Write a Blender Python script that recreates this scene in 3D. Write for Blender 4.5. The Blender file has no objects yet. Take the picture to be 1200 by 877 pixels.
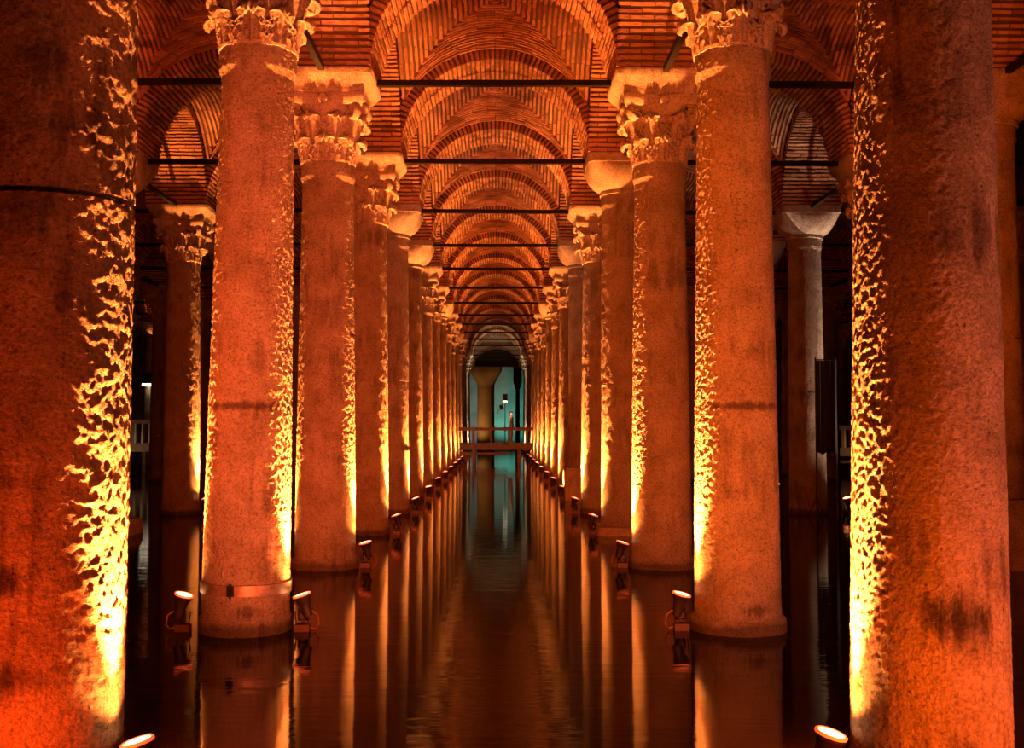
import bpy, math, random
from math import sin, cos, pi, sqrt, radians, atan2
from mathutils import Vector, Matrix, noise

random.seed(7)
C = bpy.context.scene.collection
SC = bpy.context.scene

# ------------------------------------------------------------------ camera, world, exposure
CAM_H = 2.06                      # eye height over the water
F_PX = 1293.0                     # focal length in pixels of the 1200 wide frame
cam_data = bpy.data.cameras.new('camera')
cam_data.sensor_width = 36.0
cam_data.lens = 36.0 * F_PX / 1200.0
cam_data.clip_end = 400
cam = bpy.data.objects.new('camera', cam_data)
cam.location = (0, 0, CAM_H)
cam.rotation_euler = (radians(90 + 2.66), 0, radians(-0.76))
C.objects.link(cam)
SC.camera = cam

SC.view_settings.view_transform = 'Standard'
SC.view_settings.look = 'None'
SC.view_settings.gamma = 1.0
SC.view_settings.use_curve_mapping = False
SC.view_settings.exposure = 0.28
SC.cycles.use_denoising = True
SC.cycles.max_bounces = 6
SC.cycles.sample_clamp_indirect = 4.0

world = bpy.data.worlds.new('world')
SC.world = world
world.use_nodes = True
world.node_tree.nodes['Background'].inputs[0].default_value = (1.0, 0.25, 0.08, 1)
world.node_tree.nodes['Background'].inputs[1].default_value = 0.002

# lamp settings, tuned here: colours (linear) and watts
BEAM_COL = (1.0, 0.26, 0.045)     # narrow beam up along the shaft
BEAM_W = 11500.0
SPILL_W = 170.0                    # wide spill of the same lamp close to its lens
GLOW_W = 520.0                    # glow up into the vault
REAR_FILL_W = 330.0                    # added fill in a made-up second head, aimed low at the next column
def glow_colour(li, k):
    if k <= 3: return (1.0, 0.070, 0.002)
    if k == 4: return (1.0, 0.13, 0.02)
    if k <= 6: return (1.0, 0.46, 0.24) if li < 0 else (1.0, 0.15, 0.03)
    if k <= 9: return (1.0, 0.15, 0.03)
    return (1.0, 0.24, 0.08)
def glow_factor(k):
    return {0: 1.3, 1: 1.3, 2: 1.3, 3: 1.15, 10: 0.4, 11: 0.25, 12: 0.1}.get(k, 0.8)
# floodlights standing on the water outside the frame: (x, y, z, aim, colour, watts, cone in degrees, label)
FLOODS = [
    (-2.75, 4.9, 0.12, (-2.7, 6.2, 1.3), (1.0, 0.062, 0.004), 210, 150, 'red floodlight before the massive cracked column'),
    (2.75, 4.75, 0.12, (2.5, 6.2, 1.5), (1.0, 0.11, 0.003), 270, 150, 'red floodlight before the massive stained column'),
    (0.35, 3.0, 0.12, (-2.45, 12.0, 3.2), (1.0, 0.135, 0.036), 6200, 42, 'orange floodlight under the visitors walkway, aimed at the strapped column'),
    (-0.35, 3.0, 0.12, (2.45, 12.0, 3.2), (1.0, 0.135, 0.005), 5200, 42, 'orange floodlight under the visitors walkway, aimed at the ringed column'),
    (6.3, 4.6, 0.12, (2.8, 9.0, 3.2), (1.0, 0.24, 0.13), 900, 100, 'salmon floodlight beside the massive stained column'),
    (-4.9, 8.5, 0.12, (-6.0, 18.0, 7.0), (1.0, 0.085, 0.006), 1100, 110, 'red floodlight in the first left aisle'),
    (5.2, 8.5, 0.12, (6.2, 20.0, 6.0), (1.0, 0.13, 0.02), 110, 110, 'dim red floodlight in the first right aisle'),
]

# ------------------------------------------------------------------ grid of the hall
S = 4.9
ARCH_HALF = 0.70                  # half width of an arch band
R = S / 2 - ARCH_HALF             # clear radius of an arch (1.75)
RING = 0.20
Z_SPRING = 7.16                   # top of the imposts
def line_x(i): return (i + 0.5) * S - 0.05        # i = -1: colonnade at left of the aisle, 0: at right
def row_y(k): return (k + 0.3) * S

ORD = ['zeroth', 'first', 'second', 'third', 'fourth', 'fifth', 'sixth', 'seventh', 'eighth', 'ninth', 'tenth', 'eleventh', 'twelfth',
       'thirteenth', 'fourteenth', 'fifteenth', 'sixteenth', 'seventeenth', 'eighteenth']

# ------------------------------------------------------------------ helpers
class MB:
    """collects verts and faces of one mesh, with a tint value per vertex"""
    def __init__(self): self.v = []; self.f = []; self.t = []
    def add(self, verts, faces, tint=0.5):
        n = len(self.v)
        self.v.extend(verts); self.t.extend([tint] * len(verts))
        self.f.extend([tuple(i + n for i in f) for f in faces])
    def box(self, c, ax, ay, az, tint=0.5):
        """box from centre and three half-extent vectors"""
        c = Vector(c); ax = Vector(ax); ay = Vector(ay); az = Vector(az)
        vs = [c + sx * ax + sy * ay + sz * az for sz in (-1, 1) for sy in (-1, 1) for sx in (-1, 1)]
        fs = [(0, 2, 3, 1), (4, 5, 7, 6), (0, 1, 5, 4), (1, 3, 7, 5), (3, 2, 6, 7), (2, 0, 4, 6)]
        if ax.cross(ay).dot(az) < 0: fs = [f[::-1] for f in fs]
        self.add([tuple(v) for v in vs], fs, tint)
    def abox(self, x0, x1, y0, y1, z0, z1, tint=0.5):
        self.box(((x0 + x1) / 2, (y0 + y1) / 2, (z0 + z1) / 2), ((x1 - x0) / 2, 0, 0), (0, (y1 - y0) / 2, 0), (0, 0, (z1 - z0) / 2), tint)
    def bar(self, a, b, w, h=None, tint=0.5):
        a = Vector(a); b = Vector(b); d = b - a
        up = Vector((0, 0, 1)) if abs(d.normalized().z) < 0.95 else Vector((0, 1, 0))
        s = d.cross(up).normalized(); u = s.cross(d).normalized()
        self.box((a + b) / 2, d / 2, s * w / 2, u * (h or w) / 2, tint)
    def tube(self, pts, r, seg=8, tint=0.5, caps=True):
        pts = [Vector(p) for p in pts]; rs = r if isinstance(r, (list, tuple)) else [r] * len(pts)
        vs = []
        for i, p in enumerate(pts):
            d = (pts[min(i + 1, len(pts) - 1)] - pts[max(i - 1, 0)]).normalized()
            up = Vector((0, 0, 1)) if abs(d.z) < 0.9 else Vector((0, 1, 0))
            s = d.cross(up).normalized(); u = s.cross(d)
            vs += [tuple(p + rs[i] * (cos(2 * pi * j / seg) * s + sin(2 * pi * j / seg) * u)) for j in range(seg)]
        fs = [(i * seg + j, i * seg + (j + 1) % seg, (i + 1) * seg + (j + 1) % seg, (i + 1) * seg + j) for i in range(len(pts) - 1) for j in range(seg)]
        if caps: fs += [tuple(range(seg))[::-1], tuple((len(pts) - 1) * seg + j for j in range(seg))]
        self.add(vs, fs, tint)
    def loft(self, rings, tint=0.5, caps=True):
        """rings: lists of equally many points"""
        n = len(rings[0]); vs = [tuple(p) for r_ in rings for p in r_]
        fs = [(i * n + j, i * n + (j + 1) % n, (i + 1) * n + (j + 1) % n, (i + 1) * n + j) for i in range(len(rings) - 1) for j in range(n)]
        if caps: fs += [tuple(range(n))[::-1], tuple((len(rings) - 1) * n + j for j in range(n))]
        self.add(vs, fs, tint)
    def lathe(self, prof, seg=48, tint=0.5, caps=True):
        self.loft([[(r_ * cos(2 * pi * j / seg), r_ * sin(2 * pi * j / seg), z) for j in range(seg)] for r_, z in prof], tint, caps)
    def mesh(self, name, smooth=False):
        m = bpy.data.meshes.new(name)
        m.from_pydata(self.v, [], self.f)
        a = m.attributes.new('tint', 'FLOAT', 'POINT')
        a.data.foreach_set('value', self.t)
        if smooth:
            m.polygons.foreach_set('use_smooth', [True] * len(m.polygons))
            if hasattr(m, 'set_sharp_from_angle'): m.set_sharp_from_angle(angle=radians(smooth if smooth is not True else 50))
        return m

def obj(name, mesh, mat=None, parent=None, loc=(0, 0, 0), rot=(0, 0, 0), smooth=False):
    if isinstance(mesh, MB): mesh = mesh.mesh(name, smooth)
    if mat is not None and not mesh.materials: mesh.materials.append(mat)
    o = bpy.data.objects.new(name, mesh); C.objects.link(o)
    o.location = loc; o.rotation_euler = rot
    if parent is not None: o.parent = parent
    return o
def tag(o, label=None, cat=None, group=None, kind=None):
    if label: o['label'] = label
    if cat: o['category'] = cat
    if group: o['group'] = group
    if kind: o['kind'] = kind
    return o
def thing(name, label, cat, loc=(0, 0, 0), rotz=0, group=None):
    o = bpy.data.objects.new(name, None); C.objects.link(o)
    o.empty_display_size = 0.2; o.location = loc; o.rotation_euler = (0, 0, rotz)
    return tag(o, label, cat, group)
def sup_ring(hw, z, e, n=48, wob=0.0):
    """superellipse ring: e = 2 circle, large = square"""
    out = []
    for j in range(n):
        a = 2 * pi * j / n; c, s = cos(a), sin(a)
        q = (abs(c) ** e + abs(s) ** e) ** (-1.0 / e)
        out.append((hw * q * c, hw * q * s, z + wob * sin(5 * a + 1) * sin(3 * a)))
    return out

# ------------------------------------------------------------------ materials
def new_mat(name):
    m = bpy.data.materials.new(name); m.use_nodes = True
    nt = m.node_tree
    return m, nt, nt.nodes, nt.links, nt.nodes['Principled BSDF']
def ramp(N, stops):
    r_ = N.new('ShaderNodeValToRGB')
    while len(r_.color_ramp.elements) < len(stops): r_.color_ramp.elements.new(0.5)
    for e, (p, c) in zip(r_.color_ramp.elements, stops):
        e.position = p; e.color = (*c, 1) if len(c) == 3 else c
    return r_
def noise_node(N, L, vec, scale, detail=4, rough=0.6, dist=0.0):
    n = N.new('ShaderNodeTexNoise'); n.inputs['Scale'].default_value = scale; n.inputs['Detail'].default_value = detail
    n.inputs['Roughness'].default_value = rough; n.inputs['Distortion'].default_value = dist
    L.new(vec, n.inputs['Vector']); return n
def mixc(N, L, kind, fac, a, b):
    m = N.new('ShaderNodeMix'); m.data_type = 'RGBA'; m.blend_type = kind
    for sock, val in ((m.inputs['Factor'], fac), (m.inputs['A'], a), (m.inputs['B'], b)):
        if sock.name in 'AB' : sock = [s for s in m.inputs if s.name == sock.name and s.type == 'RGBA'][0]
        elif True: sock = m.inputs[0]
        if isinstance(val, (int, float)): sock.default_value = val
        elif isinstance(val, tuple): sock.default_value = (*val, 1)
        else: L.new(val, sock)
    return [s for s in m.outputs if s.type == 'RGBA'][0]
def mapping(N, L, vec, scale=(1, 1, 1)):
    mp = N.new('ShaderNodeMapping'); mp.inputs['Scale'].default_value = scale; L.new(vec, mp.inputs['Vector']); return mp.outputs[0]

def stone_mat(name, base, dark, pit=1.0, bump=1.0, stain=0.6, spots=(), wet=True):
    m, nt, N, L, B = new_mat(name)
    tc = N.new('ShaderNodeTexCoord'); oi = N.new('ShaderNodeObjectInfo')
    add = N.new('ShaderNodeVectorMath'); add.operation = 'ADD'
    L.new(tc.outputs['Object'], add.inputs[0])
    mul = N.new('ShaderNodeVectorMath'); mul.operation = 'MULTIPLY'
    L.new(oi.outputs['Location'], mul.inputs[0]); mul.inputs[1].default_value = (1.7, 2.3, 0.0)
    L.new(mul.outputs[0], add.inputs[1])
    vec = add.outputs[0]
    big = noise_node(N, L, vec, 2.2, 5, 0.65)
    r1 = ramp(N, [(0.30, dark), (0.62, base)]); L.new(big.outputs['Fac'], r1.inputs[0])
    fine = noise_node(N, L, vec, 44, 4, 0.75)
    r2 = ramp(N, [(0.34, (0.26, 0.23, 0.21)), (0.55, (1, 1, 1))]); L.new(fine.outputs['Fac'], r2.inputs[0])
    col = mixc(N, L, 'MULTIPLY', 0.75, r1.outputs[0], r2.outputs[0])
    # dark blotches and vertical streaks of dirt
    st = noise_node(N, L, mapping(N, L, vec, (9, 9, 1.3)), 1.0, 4, 0.6)
    st2 = noise_node(N, L, mapping(N, L, vec, (1.2, 1.2, 2.0)), 1.0, 3, 0.5)
    mm = N.new('ShaderNodeMath'); mm.operation = 'MULTIPLY'; L.new(st.outputs['Fac'], mm.inputs[0]); L.new(st2.outputs['Fac'], mm.inputs[1])
    r3 = ramp(N, [(0.27, (0, 0, 0)), (0.40, (stain, stain, stain))]); L.new(mm.outputs[0], r3.inputs[0])
    col = mixc(N, L, 'MULTIPLY', r3.outputs[0], col, (0.33, 0.29, 0.25))
    # wet, algae-dark band at the waterline
    if wet:
        sep = N.new('ShaderNodeSeparateXYZ'); L.new(tc.outputs['Object'], sep.inputs[0])
        wn = noise_node(N, L, mapping(N, L, vec, (3, 3, 3)), 1.0, 3, 0.6)
        wa = N.new('ShaderNodeMath'); wa.operation = 'MULTIPLY_ADD'; L.new(wn.outputs['Fac'], wa.inputs[0]); wa.inputs[1].default_value = -0.16; L.new(sep.outputs['Z'], wa.inputs[2])
        rw = ramp(N, [(0.0, (0.85,) * 3), (0.06, (0, 0, 0))]); L.new(wa.outputs[0], rw.inputs[0])
        col = mixc(N, L, 'MULTIPLY', rw.outputs[0], col, (0.30, 0.26, 0.20))
    # single stains that stay on this stone: (x, y, z, half width, half height, strength)
    for sx, sy, sz, hw, hh, st_ in spots:
        sub = N.new('ShaderNodeVectorMath'); sub.operation = 'SUBTRACT'; L.new(tc.outputs['Object'], sub.inputs[0]); sub.inputs[1].default_value = (sx, sy, sz)
        dv = N.new('ShaderNodeVectorMath'); dv.operation = 'DIVIDE'; L.new(sub.outputs[0], dv.inputs[0]); dv.inputs[1].default_value = (hw, max(hw, 0.1), hh)
        ln = N.new('ShaderNodeVectorMath'); ln.operation = 'LENGTH'; L.new(dv.outputs[0], ln.inputs[0])
        sn = noise_node(N, L, mapping(N, L, tc.outputs['Object'], (16, 16, 3.0)), 1.0, 4, 0.65)
        ad = N.new('ShaderNodeMath'); ad.operation = 'MULTIPLY_ADD'; L.new(sn.outputs['Fac'], ad.inputs[0]); ad.inputs[1].default_value = 1.6; L.new(ln.outputs['Value'], ad.inputs[2])
        rs = ramp(N, [(0.55, (st_,) * 3), (0.80, (0, 0, 0))])
        hf = N.new('ShaderNodeMath'); hf.operation = 'MULTIPLY'; hf.inputs[1].default_value = 0.5; L.new(ad.outputs[0], hf.inputs[0]); L.new(hf.outputs[0], rs.inputs[0])
        col = mixc(N, L, 'MULTIPLY', rs.outputs[0], col, (0.16, 0.13, 0.11))
    # pits
    vo = N.new('ShaderNodeTexVoronoi'); vo.inputs['Scale'].default_value = 22; L.new(vec, vo.inputs['Vector'])
    pm = noise_node(N, L, vec, 4.0, 3, 0.6)
    r4 = ramp(N, [(0.10, (1, 1, 1)), (0.26, (0, 0, 0))]); L.new(vo.outputs['Distance'], r4.inputs[0])
    r5 = ramp(N, [(0.50, (0, 0, 0)), (0.60, (1, 1, 1))]); L.new(pm.outputs['Fac'], r5.inputs[0])
    pitm = N.new('ShaderNodeMath'); pitm.operation = 'MULTIPLY'; L.new(r4.outputs[0], pitm.inputs[0]); L.new(r5.outputs[0], pitm.inputs[1])
    col = mixc(N, L, 'MULTIPLY', pitm.outputs[0], col, (0.4, 0.36, 0.32))
    L.new(col, B.inputs['Base Color'])
    B.inputs['Roughness'].default_value = 0.85
    B.inputs['Specular IOR Level'].default_value = 0.25
    b1 = N.new('ShaderNodeBump'); b1.inputs['Strength'].default_value = min(1.0, 0.9 * bump); b1.inputs['Distance'].default_value = 0.09
    n1 = noise_node(N, L, vec, 42, 5, 0.72); L.new(n1.outputs['Fac'], b1.inputs['Height'])
    b2 = N.new('ShaderNodeBump'); b2.inputs['Strength'].default_value = 0.5 * pit; b2.inputs['Distance'].default_value = 0.008; b2.invert = True
    L.new(pitm.outputs[0], b2.inputs['Height']); L.new(b1.outputs[0], b2.inputs['Normal'])
    L.new(b2.outputs[0], B.inputs['Normal'])
    return m
def brick_mat(name, c0, c1, bump=0.5):
    m, nt, N, L, B = new_mat(name)
    tc = N.new('ShaderNodeTexCoord'); at = N.new('ShaderNodeAttribute'); at.attribute_name = 'tint'
    oi = N.new('ShaderNodeObjectInfo')
    add = N.new('ShaderNodeVectorMath'); add.operation = 'ADD'
    L.new(tc.outputs['Object'], add.inputs[0]); L.new(oi.outputs['Location'], add.inputs[1])
    r1 = ramp(N, [(0.0, c0), (1.0, c1)]); L.new(at.outputs['Fac'], r1.inputs[0])
    n = noise_node(N, L, add.outputs[0], 1.3, 4, 0.6)
    r2 = ramp(N, [(0.33, (0.34, 0.30, 0.28)), (0.62, (1, 1, 1))]); L.new(n.outputs['Fac'], r2.inputs[0])
    col = mixc(N, L, 'MULTIPLY', 0.8, r1.outputs[0], r2.outputs[0])
    L.new(col, B.inputs['Base Color']); B.inputs['Roughness'].default_value = 0.9
    B.inputs['Specular IOR Level'].default_value = 0.15
    b = N.new('ShaderNodeBump'); b.inputs['Strength'].default_value = bump; b.inputs['Distance'].default_value = 0.012
    n2 = noise_node(N, L, add.outputs[0], 45, 4, 0.65); L.new(n2.outputs['Fac'], b.inputs['Height']); L.new(b.outputs[0], B.inputs['Normal'])
    return m
def plain_mat(name, col, rough=0.6, metal=0.0, vary=0.3, scale=14, bump=0.0):
    m, nt, N, L, B = new_mat(name)
    tc = N.new('ShaderNodeTexCoord')
    n = noise_node(N, L, tc.outputs['Object'], scale, 4, 0.6)
    d = tuple(c * (1 - vary) for c in col)
    r_ = ramp(N, [(0.35, d), (0.65, col)]); L.new(n.outputs['Fac'], r_.inputs[0]); L.new(r_.outputs[0], B.inputs['Base Color'])
    B.inputs['Roughness'].default_value = rough; B.inputs['Metallic'].default_value = metal
    if bump:
        b = N.new('ShaderNodeBump'); b.inputs['Strength'].default_value = bump; b.inputs['Distance'].default_value = 0.01
        L.new(n.outputs['Fac'], b.inputs['Height']); L.new(b.outputs[0], B.inputs['Normal'])
    return m
def glow_mat(name, col, strength):
    m, nt, N, L, B = new_mat(name)
    B.inputs['Base Color'].default_value = (0.8, 0.8, 0.8, 1)
    B.inputs['Emission Color'].default_value = (*col, 1); B.inputs['Emission Strength'].default_value = strength
    return m

M_STONE = stone_mat('marble_shaft', (0.56, 0.46, 0.36), (0.36, 0.28, 0.20))
M_STONE_CRACKED = stone_mat('cracked_shaft', (0.54, 0.42, 0.32), (0.26, 0.19, 0.14), pit=1.5, bump=1.2, stain=1.0,
    spots=((-0.08, -0.44, 1.22, 0.26, 0.16, 1.0), (-0.05, -0.44, 0.72, 0.34, 0.14, 0.9), (-0.20, -0.42, 2.25, 0.16, 0.16, 0.9), (0.0, -0.43, 3.25, 0.30, 0.20, 0.6), (0.1, -0.43, 4.05, 0.2, 0.25, 0.7)))
M_STONE_SMEARED = stone_mat('smeared_shaft', (0.54, 0.43, 0.33), (0.28, 0.21, 0.15), pit=1.5, bump=1.2, stain=0.9,
    spots=((0.0, -0.45, 1.02, 0.19, 0.20, 1.0), (0.15, -0.43, 1.0, 0.10, 0.22, 1.0), (-0.15, -0.43, 1.06, 0.10, 0.16, 0.9)))
M_STONE_JOINT = stone_mat('ringed_shaft', (0.56, 0.46, 0.36), (0.36, 0.28, 0.20), spots=((0.0, -0.42, 2.25, 0.9, 0.075, 0.8), (0.1, -0.43, 0.24, 0.22, 0.10, 0.7)))
M_CAP = stone_mat('carved_marble', (0.60, 0.50, 0.40), (0.40, 0.32, 0.25), pit=0.4, bump=0.7, stain=0.4, wet=False)
M_IMPOST = stone_mat('impost_stone', (0.52, 0.44, 0.35), (0.30, 0.24, 0.18), pit=0.5, bump=0.6, stain=0.6, wet=False)
M_BRICK = brick_mat('brick', (0.31, 0.16, 0.09), (0.62, 0.37, 0.22), 1.0)
M_MORTAR = brick_mat('mortar', (0.10, 0.066, 0.045), (0.16, 0.11, 0.075))
M_IRON = plain_mat('black_iron', (0.012, 0.010, 0.009), 0.55, 0.6, 0.4, 20)
M_BAND = plain_mat('dull_metal_band', (0.30, 0.22, 0.17), 0.45, 0.4, 0.4, 16)
M_LAMP = plain_mat('lamp_housing', (0.035, 0.022, 0.018), 0.5, 0.2, 0.4, 20)
M_REDBOX = plain_mat('red_junction_box', (0.10, 0.035, 0.025), 0.5, 0.0, 0.3, 20)
M_CABLE = plain_mat('orange_cable', (0.30, 0.10, 0.05), 0.5, 0.0, 0.3, 20)
M_LENS = glow_mat('lit_lens', (1.0, 0.50, 0.20), 9.0)
M_LENS_RED = glow_mat('lit_lens_red', (1.0, 0.30, 0.12), 5.0)
M_BULB = glow_mat('white_bulb', (1.0, 0.82, 0.55), 4.0)
M_BULB_BLUE = glow_mat('cool_bulb', (0.75, 0.85, 1.0), 12.0)
M_WOOD = plain_mat('walkway_wood', (0.22, 0.13, 0.08), 0.6, 0.0, 0.4, 6, 0.2)
M_CLOTH = plain_mat('black_cloth', (0.022, 0.022, 0.026), 0.8, 0.0, 0.4, 10)
M_WALL = brick_mat('far_masonry', (0.30, 0.22, 0.16), (0.34, 0.25, 0.18))
M_PLASTER = plain_mat('pale_plaster', (0.55, 0.55, 0.50), 0.9, 0.0, 0.35, 0.7, 0.2)

# water
def water_mat():
    m, nt, N, L, B = new_mat('dark_water')
    B.inputs['Base Color'].default_value = (0.010, 0.005, 0.0025, 1)
    B.inputs['IOR'].default_value = 1.175
    B.inputs['Roughness'].default_value = 0.055
    tc = N.new('ShaderNodeTexCoord')
    a = noise_node(N, L, mapping(N, L, tc.outputs['Object'], (0.8, 3.6, 1)), 1.0, 3, 0.55)
    b = noise_node(N, L, mapping(N, L, tc.outputs['Object'], (4, 14, 1)), 1.0, 2, 0.5)
    s = N.new('ShaderNodeMath'); s.operation = 'MULTIPLY_ADD'; L.new(b.outputs['Fac'], s.inputs[0]); s.inputs[1].default_value = 0.25; L.new(a.outputs['Fac'], s.inputs[2])
    bp = N.new('ShaderNodeBump'); bp.inputs['Strength'].default_value = 0.30; bp.inputs['Distance'].default_value = 0.012
    L.new(s.outputs[0], bp.inputs['Height']); L.new(bp.outputs[0], B.inputs['Normal'])
    return m
M_WATER = water_mat()

# ------------------------------------------------------------------ structure: water, outer walls
w = MB(); w.abox(-22.5, 22.5, -8, 99, -0.6, 0.0)
tag(obj('water', w, M_WATER), 'still dark water covering the floor of the hall', None, None, 'structure')
def slab(name, x0, x1, y0, y1, z0, z1, mat, label):
    b = MB(); b.abox(x0, x1, y0, y1, z0, z1); return tag(obj(name, b, mat), label, None, None, 'structure')
slab('wall_left', -23.2, -22.5, -8, 99, -0.6, 10, M_WALL, 'dark masonry side wall far behind the columns')
slab('wall_right', 22.5, 23.2, -8, 99, -0.6, 10, M_WALL, 'dark masonry side wall beyond the far columns')
slab('wall_back', -22.5, 22.5, 99, 99.7, -0.6, 10, M_PLASTER, 'pale plaster wall at the end of the aisle')
slab('wall_front', -22.5, 22.5, -8.7, -8, -0.6, 10, M_WALL, 'dark masonry wall behind the camera')

# ------------------------------------------------------------------ brick vaulting
def vrand(a): return random.uniform(-a, a)
def arch_bricks(n=60):
    """list of (centre, radial, tangent, axial half vectors, tint) for an arch over x with axis y, springing at z = 0"""
    out = []
    for c in range(n):
        th = pi * (c + 0.5) / n
        rad = Vector((cos(th), 0, sin(th))); tan = Vector((-sin(th), 0, cos(th)))
        lens = [0.35] * 4 if c % 2 == 0 else [0.175, 0.35, 0.35, 0.35, 0.175]
        y = -ARCH_HALF
        for ln in lens:
            dep = 0.105 + vrand(0.010)
            cen = rad * (R + dep + vrand(0.004)) + Vector((0, y + ln / 2 + vrand(0.004), 0)) + tan * vrand(0.003)
            out.append((cen, rad * dep, (tan + rad * vrand(0.08)) * (0.025 + vrand(0.004)), Vector((0, ln / 2 - 0.008, vrand(0.006))), random.random()))
            y += ln
    return out
ARCH_BRICKS = arch_bricks()
def arch_core():
    b = MB(); n = 48; ri, ro, h = R + 0.028, R + RING + 0.03, ARCH_HALF - 0.04
    rings = []
    for i in range(n + 1):
        th = pi * i / n
        rings.append([(ri * cos(th), -h, ri * sin(th)), (ro * cos(th), -h, ro * sin(th)), (ro * cos(th), h, ro * sin(th)), (ri * cos(th), h, ri * sin(th))])
    b.loft(rings, 0.5); return b
ME_ARCH_CORE = arch_core().mesh('mortar_core', 40); ME_ARCH_CORE.materials.append(M_MORTAR)
b = MB()
for c, r_, t, a, ti in ARCH_BRICKS: b.box(c, r_, t, a, ti)
ME_ARCH_BRICKS = b.mesh('brick_ring'); ME_ARCH_BRICKS.materials.append(M_BRICK)

RV = R + RING
def rise(v): return 0.22 * (1 - (v / R) ** 2)
def vault_bricks():
    """bricks of the four webs of one groin vault, courses parallel to the bounding arches; grouped by web"""
    out = []; n = 19; pitch = R / n
    for q in range(4):
        rot = Matrix.Rotation(q * pi / 2, 3, 'Z')
        for c in range(n):
            v = (c + 0.5) * pitch
            a1 = math.asin(min(1, v / RV)); arc = 2 * a1 * RV
            nb = max(1, round(arc / 0.34)); off = 0.5 if c % 2 else 0.0
            edges = [0.0] + [(j + 1 - off) / nb for j in range(nb + (1 if off else 0))]
            edges = sorted(set(min(1.0, max(0.0, e)) for e in edges))
            if edges[-1] < 1.0: edges.append(1.0)
            for e0, e1 in zip(edges, edges[1:]):
                if (e1 - e0) * arc < 0.05: continue
                am = -a1 + (e0 + e1) * a1; ln = (e1 - e0) * arc
                rad = Vector((sin(am), 0, cos(am))); tan = Vector((cos(am), 0, -sin(am)))
                dep = 0.04
                cen = rad * (RV + dep - 0.018 + vrand(0.007)) + Vector((0, v + vrand(0.004), rise(v)))
                out.append((rot @ cen, rot @ (rad * dep), rot @ (tan * (ln / 2 - 0.007)), rot @ (Vector((0, 1, 0)) + rad * vrand(0.05)) * (0.0245 + vrand(0.003)), random.random(), q))
    return out
VAULT_BRICKS = vault_bricks()
def vault_shell():
    b = MB(); n = 28; idx = {}; vs = []
    for i in range(n + 1):
        for j in range(n + 1):
            x = -R + 2 * R * i / n; y = -R + 2 * R * j / n
            u = min(abs(x), abs(y)); v = max(abs(x), abs(y))
            vs.append((x, y, sqrt((RV + 0.026) ** 2 - u * u) + rise(v)))
    fs = [(i * (n + 1) + j, i * (n + 1) + j + 1, (i + 1) * (n + 1) + j + 1, (i + 1) * (n + 1) + j) for i in range(n) for j in range(n)]
    b.add(vs, fs); return b
ME_VAULT_SHELL = vault_shell().mesh('vault_shell'); ME_VAULT_SHELL.materials.append(M_MORTAR)
b = MB()
for c, r_, t, a, ti, q in VAULT_BRICKS: b.box(c, r_, t, a, ti)
ME_VAULT_BRICKS = b.mesh('vault_bricks'); ME_VAULT_BRICKS.materials.append(M_BRICK)

# single bricks share a few meshes: a unit box scaled per brick
ME_UNIT = []
for i in range(8):
    b = MB(); b.box((0, 0, 0), (1, 0, 0), (0, 1, 0), (0, 0, 1), (i + 0.5) / 8)
    m = b.mesh('brick'); m.materials.append(M_BRICK); ME_UNIT.append(m)
def single_brick(parent, c, r_, t, a, tint):
    o = bpy.data.objects.new('brick', ME_UNIT[int(tint * 7.99)]); C.objects.link(o)
    o.parent = parent
    m = Matrix.Identity(4)
    cols = [r_, t, a]
    if r_.cross(t).dot(a) < 0: cols = [r_, a, t]
    for j, vec in enumerate(cols):
        for i in range(3): m[i][j] = vec[i]
    for i in range(3): m[i][3] = c[i]
    o.matrix_local = m
    return o
def make_arch(x, y, along, label, singles=False):
    """along: 'x' spans across an aisle, 'y' spans along a colonnade"""
    t = thing('brick_arch', label, 'arch', (x, y, Z_SPRING), 0 if along == 'x' else pi / 2, 'brick arches of the vaulting')
    obj('mortar_core', ME_ARCH_CORE, None, t)
    if singles:
        for c, r_, tn, a, ti in ARCH_BRICKS: single_brick(t, c, r_, tn, a, ti)
    else:
        o = obj('brick_ring', ME_ARCH_BRICKS, None, t); o['kind'] = 'stuff'
    return t
def make_vault(x, y, singles=False):
    t = obj('ceiling', ME_VAULT_SHELL, None, None, (x, y, Z_SPRING))
    tag(t, None, None, None, 'structure')
    if singles:
        # the 300 that show largest, i.e. those of the far web and of the two side webs next to it
        near = sorted(range(len(VAULT_BRICKS)), key=lambda i: -VAULT_BRICKS[i][0].y)[:300]; ns = set(near)
        rest = MB()
        for i, (c, r_, tn, a, ti, q) in enumerate(VAULT_BRICKS):
            if i in ns: single_brick(t, c, r_, tn, a, ti)
            else: rest.box(c, r_, tn, a, ti)
        o = obj('brick_web', rest, M_BRICK, t); o['kind'] = 'stuff'
    else:
        o = obj('brick_web', ME_VAULT_BRICKS, None, t); o['kind'] = 'stuff'
    return t

LINE_NAME = {-4: 'outermost left colonnade', -3: 'third left colonnade', -2: 'second left colonnade', -1: 'left water colonnade',
             0: 'right water colonnade', 1: 'second right colonnade', 2: 'third right colonnade', 3: 'outermost right colonnade'}
AISLE_NAME = {-4: 'outermost left aisle', -3: 'second left aisle', -2: 'first left aisle', -1: 'central water aisle', 0: 'first right aisle', 1: 'second right aisle', 2: 'outermost right aisle'}
def nth(k): return ORD[k] if k else 'nearest'
ROWS = {-4: range(9, 13), -3: range(5, 14), -2: range(2, 15), -1: range(0, 18), 0: range(0, 18), 1: range(2, 15), 2: range(5, 14), 3: range(9, 13)}
AISLE_ROWS = {-4: (8, 13), -3: (4, 14), -2: (1, 15), -1: (0, 17), 0: (1, 15), 1: (4, 14), 2: (8, 13)}
rod_mb = MB(); rod_mb.bar((-S / 2 + 0.62, 0, 0), (S / 2 - 0.62, 0, 0), 0.085, 0.085)
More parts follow.
